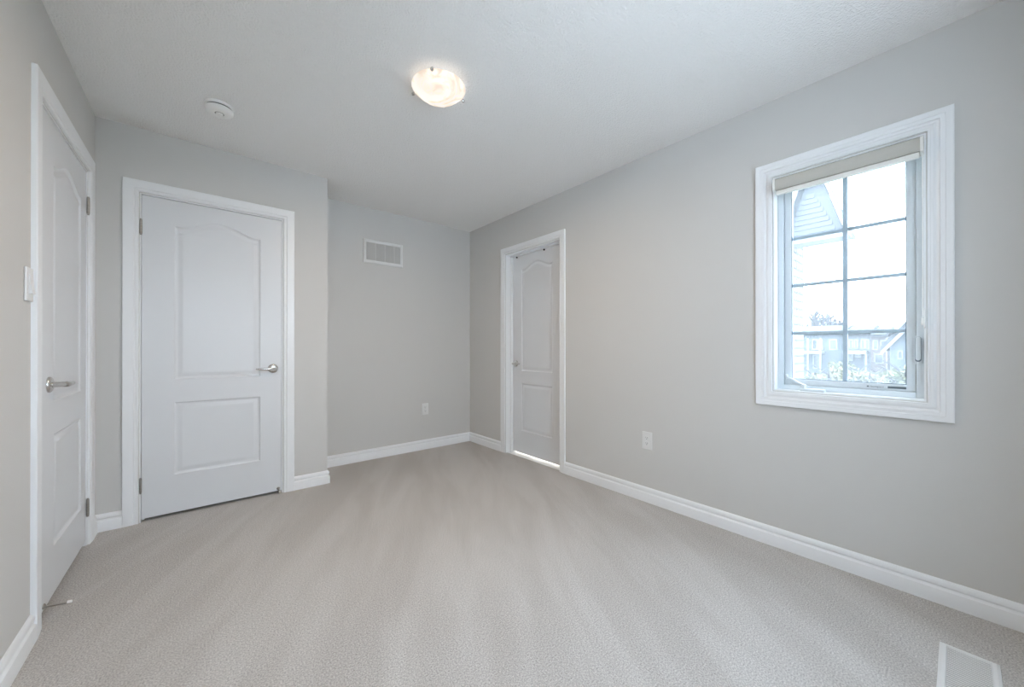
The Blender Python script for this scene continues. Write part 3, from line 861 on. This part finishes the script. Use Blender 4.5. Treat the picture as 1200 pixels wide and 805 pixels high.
win(tB, 995.5, 999, 415, 421); win(tB, 1003, 1008, 414.5, 417)
bm = bmesh.new(); prect(bm, 990.5, 1018, 410.2, 413.8, 1.2, 1.2); obj('balcony_slab', bm, M_EXT_WHITE, tB)
bm = bmesh.new()
prect(bm, 991, 1018, 406.8, 407.5, 1.2, .08)
for k in range(22): prect(bm, 991 + k * 1.27, 991.45 + k * 1.27, 407.6, 410.1, 1.18, .05)
obj('railing', bm, M_EXT_SIDING, tB)
for u in (1017.6,):
    bm = bmesh.new(); prect(bm, u - .9, u + .9, 413.9, 440, 1.15, .25); obj('post', bm, M_EXT_WHITE, tB)
tC = townhouse('townhouse', 'reddish brick townhouse right of the one with the tall windows', 1020.3, 1040, 394, 385, M_EXT_BRICK)
win(tC, 1024, 1028, 399, 408); win(tC, 1033, 1037, 399, 408); win(tC, 1026, 1034, 415, 424)
bm = bmesh.new(); prect(bm, 1038.6, 1040.2, 395, 436, .25, .25); obj('corner_board', bm, M_EXT_WHITE, tC)
# gabled house at the right, nearer
XG = 30.0
tD = empty('gabled_house', (XG + 4, 1.0, GZ)); tag(tD, 'blue grey house with white edged gable, at the right edge of the glass', 'building')
yl, zl = far(1043, 404, XG); yr, _ = far(1090, 404, XG); ym, zm = far(1066, 379, XG)
bm = bmesh.new(); prism(bm, [(yl, GZ), (yl, zl), (ym, zm), (yr, zl), (yr, GZ)], lambda a, c: (XG, a, c), lambda a, c: (XG + 8, a, c)); obj('wall', bm, M_EXT_SIDING, tD)
for ya_, lab in ((yl, 'left'), (yr, 'right')):
    s = 1 if ya_ > ym else -1
    bm = bmesh.new(); prism(bm, [(ym, zm + .02), (ya_ + s * .35, zl - .33), (ya_ + s * .35, zl - .03), (ym, zm + .34)], lambda a, c: (XG - .3, a, c), lambda a, c: (XG + 8.3, a, c)); obj('roof_slope', bm, M_EXT_ROOF, tD)
    bm = bmesh.new(); prism(bm, [(ym, zm - .22), (ya_ + s * .35, zl - .57), (ya_ + s * .35, zl - .34), (ym, zm + .01)], lambda a, c: (XG - .34, a, c), lambda a, c: (XG - .25, a, c)); obj('rake_board', bm, M_EXT_WHITE, tD)
bm = bmesh.new(); prect(bm, 1052, 1058, 410, 420, .08, .08, XG); f_ = obj('window', bm, M_EXT_WHITE, tD)
bm = bmesh.new(); prect(bm, 1053, 1057, 411, 419, .11, .03, XG); obj('pane', bm, M_EXT_GLASS, f_)

# leafy trees in front of the houses
def leafy(name, label, x, y, top, rad, seed, n=900):
    rnd = random.Random(seed)
    t = empty(name, (x, y, GZ)); tag(t, label, 'tree', 'leafy trees below the window')
    bm = bmesh.new(); tube(bm, [(x, y, GZ), (x + .05, y, (GZ + top) / 2 - rad * .5), (x, y + .05, top - rad)], [.12, .09, .04], n=8)
    for k in range(7):
        a = k * 2.4; zb = top - rad * 1.4 + .1 * k
        tube(bm, [(x, y, zb), (x + math.cos(a) * rad * .4, y + math.sin(a) * rad * .4, zb + rad * .35), (x + math.cos(a) * rad * .75, y + math.sin(a) * rad * .75, zb + rad * .6)], [.045, .03, .012], n=6)
    obj('trunk', bm, M_BARK, t)
    bm = bmesh.new()
    cs = [(rnd.uniform(-.45, .45) * rad, rnd.uniform(-.55, .55) * rad, rnd.uniform(-2.2, .45) * rad, rnd.uniform(.35, .5) * rad) for _ in range(12)]
    for k in range(n):
        c = cs[k % 12]
        d = Vector((rnd.gauss(0, 1), rnd.gauss(0, 1), rnd.gauss(0, 1))).normalized() * c[3] * rnd.uniform(.55, 1)
        p = Vector((x + c[0], y + c[1], top - rad + c[2])) + d
        q = Vector((rnd.gauss(0, 1), rnd.gauss(0, 1), rnd.gauss(0, 1))).normalized()
        r_ = q.orthogonal().normalized(); s = q.cross(r_); h = rnd.uniform(.07, .13)
        vs = [bm.verts.new(p + r_ * h), bm.verts.new(p + s * h * .6), bm.verts.new(p - r_ * h), bm.verts.new(p - s * h * .6)]
        bm.faces.new(vs)
    obj('foliage', bm, M_LEAF, t, recalc=False)
trees = [(955, 431, 17.0, .62), (971, 424, 25.5, .90), (985, 419, 28.5, .80), (1003, 422, 23.0, .85), (1018, 428, 18.0, .75), (1034, 421, 26.0, 1.0), (1050, 417, 22.0, 1.0), (1060, 426, 16.0, .62)]
labs = ['leafy shrub tree next to the brick house corner', 'leafy tree in front of the blue grey townhouse window', 'taller leafy tree left of the vertical glazing bar',
        'leafy tree under the middle balcony', 'low leafy tree under the right end of the balcony', 'leafy tree in front of the brick townhouse',
        'leafy tree in front of the gabled house', 'low leafy tree nearest the right edge of the glass']
for k, ((u, v, x, rad), lab) in enumerate(zip(trees, labs)):
    yy, zz = far(u, v, x)
    leafy('leafy_tree', lab, x, yy, zz, rad, 20 + k)

# bare trees behind the left roof
def bare(label, u, v, x, seed):
    rnd = random.Random(seed)
    yy, zz = far(u, v, x)
    t = empty('bare_tree', (x, yy, GZ)); tag(t, label, 'tree', 'bare trees behind the roofs')
    bm = bmesh.new(); tube(bm, [(x, yy, GZ), (x, yy + .1, (GZ + zz) / 2), (x, yy, zz)], [.24, .18, .07], n=7)
    obj('trunk', bm, M_BARK, t)
    bm = bmesh.new()
    for k in range(60):
        zb = zz - rnd.uniform(.3, 4.0); a = rnd.uniform(0, 6.28); ln = rnd.uniform(.6, 1.5) * (.5 + (zz - zb) / 4)
        tube(bm, [(x, yy, zb), (x + math.cos(a) * ln * .5, yy + math.sin(a) * ln * .5, zb + ln * .45), (x + math.cos(a) * ln * .8, yy + math.sin(a) * ln * .8, zb + ln * 1.1)], [.10, .075, .045], n=5)
    obj('branches', bm, M_BARK, t)
for k, (u, v, lab) in enumerate([(954, 367, 'bare tree rising behind the left roof, beside the brick corner'), (965, 370, 'bare tree second from the brick corner behind the left roof'),
                                 (974, 369, 'bare tree behind the left roof, third from the brick corner'), (983, 375, 'lowest bare tree, next to the vertical glazing bar')]):
    bare(lab, u, v, 48 + 5.5 * k, 60 + k)
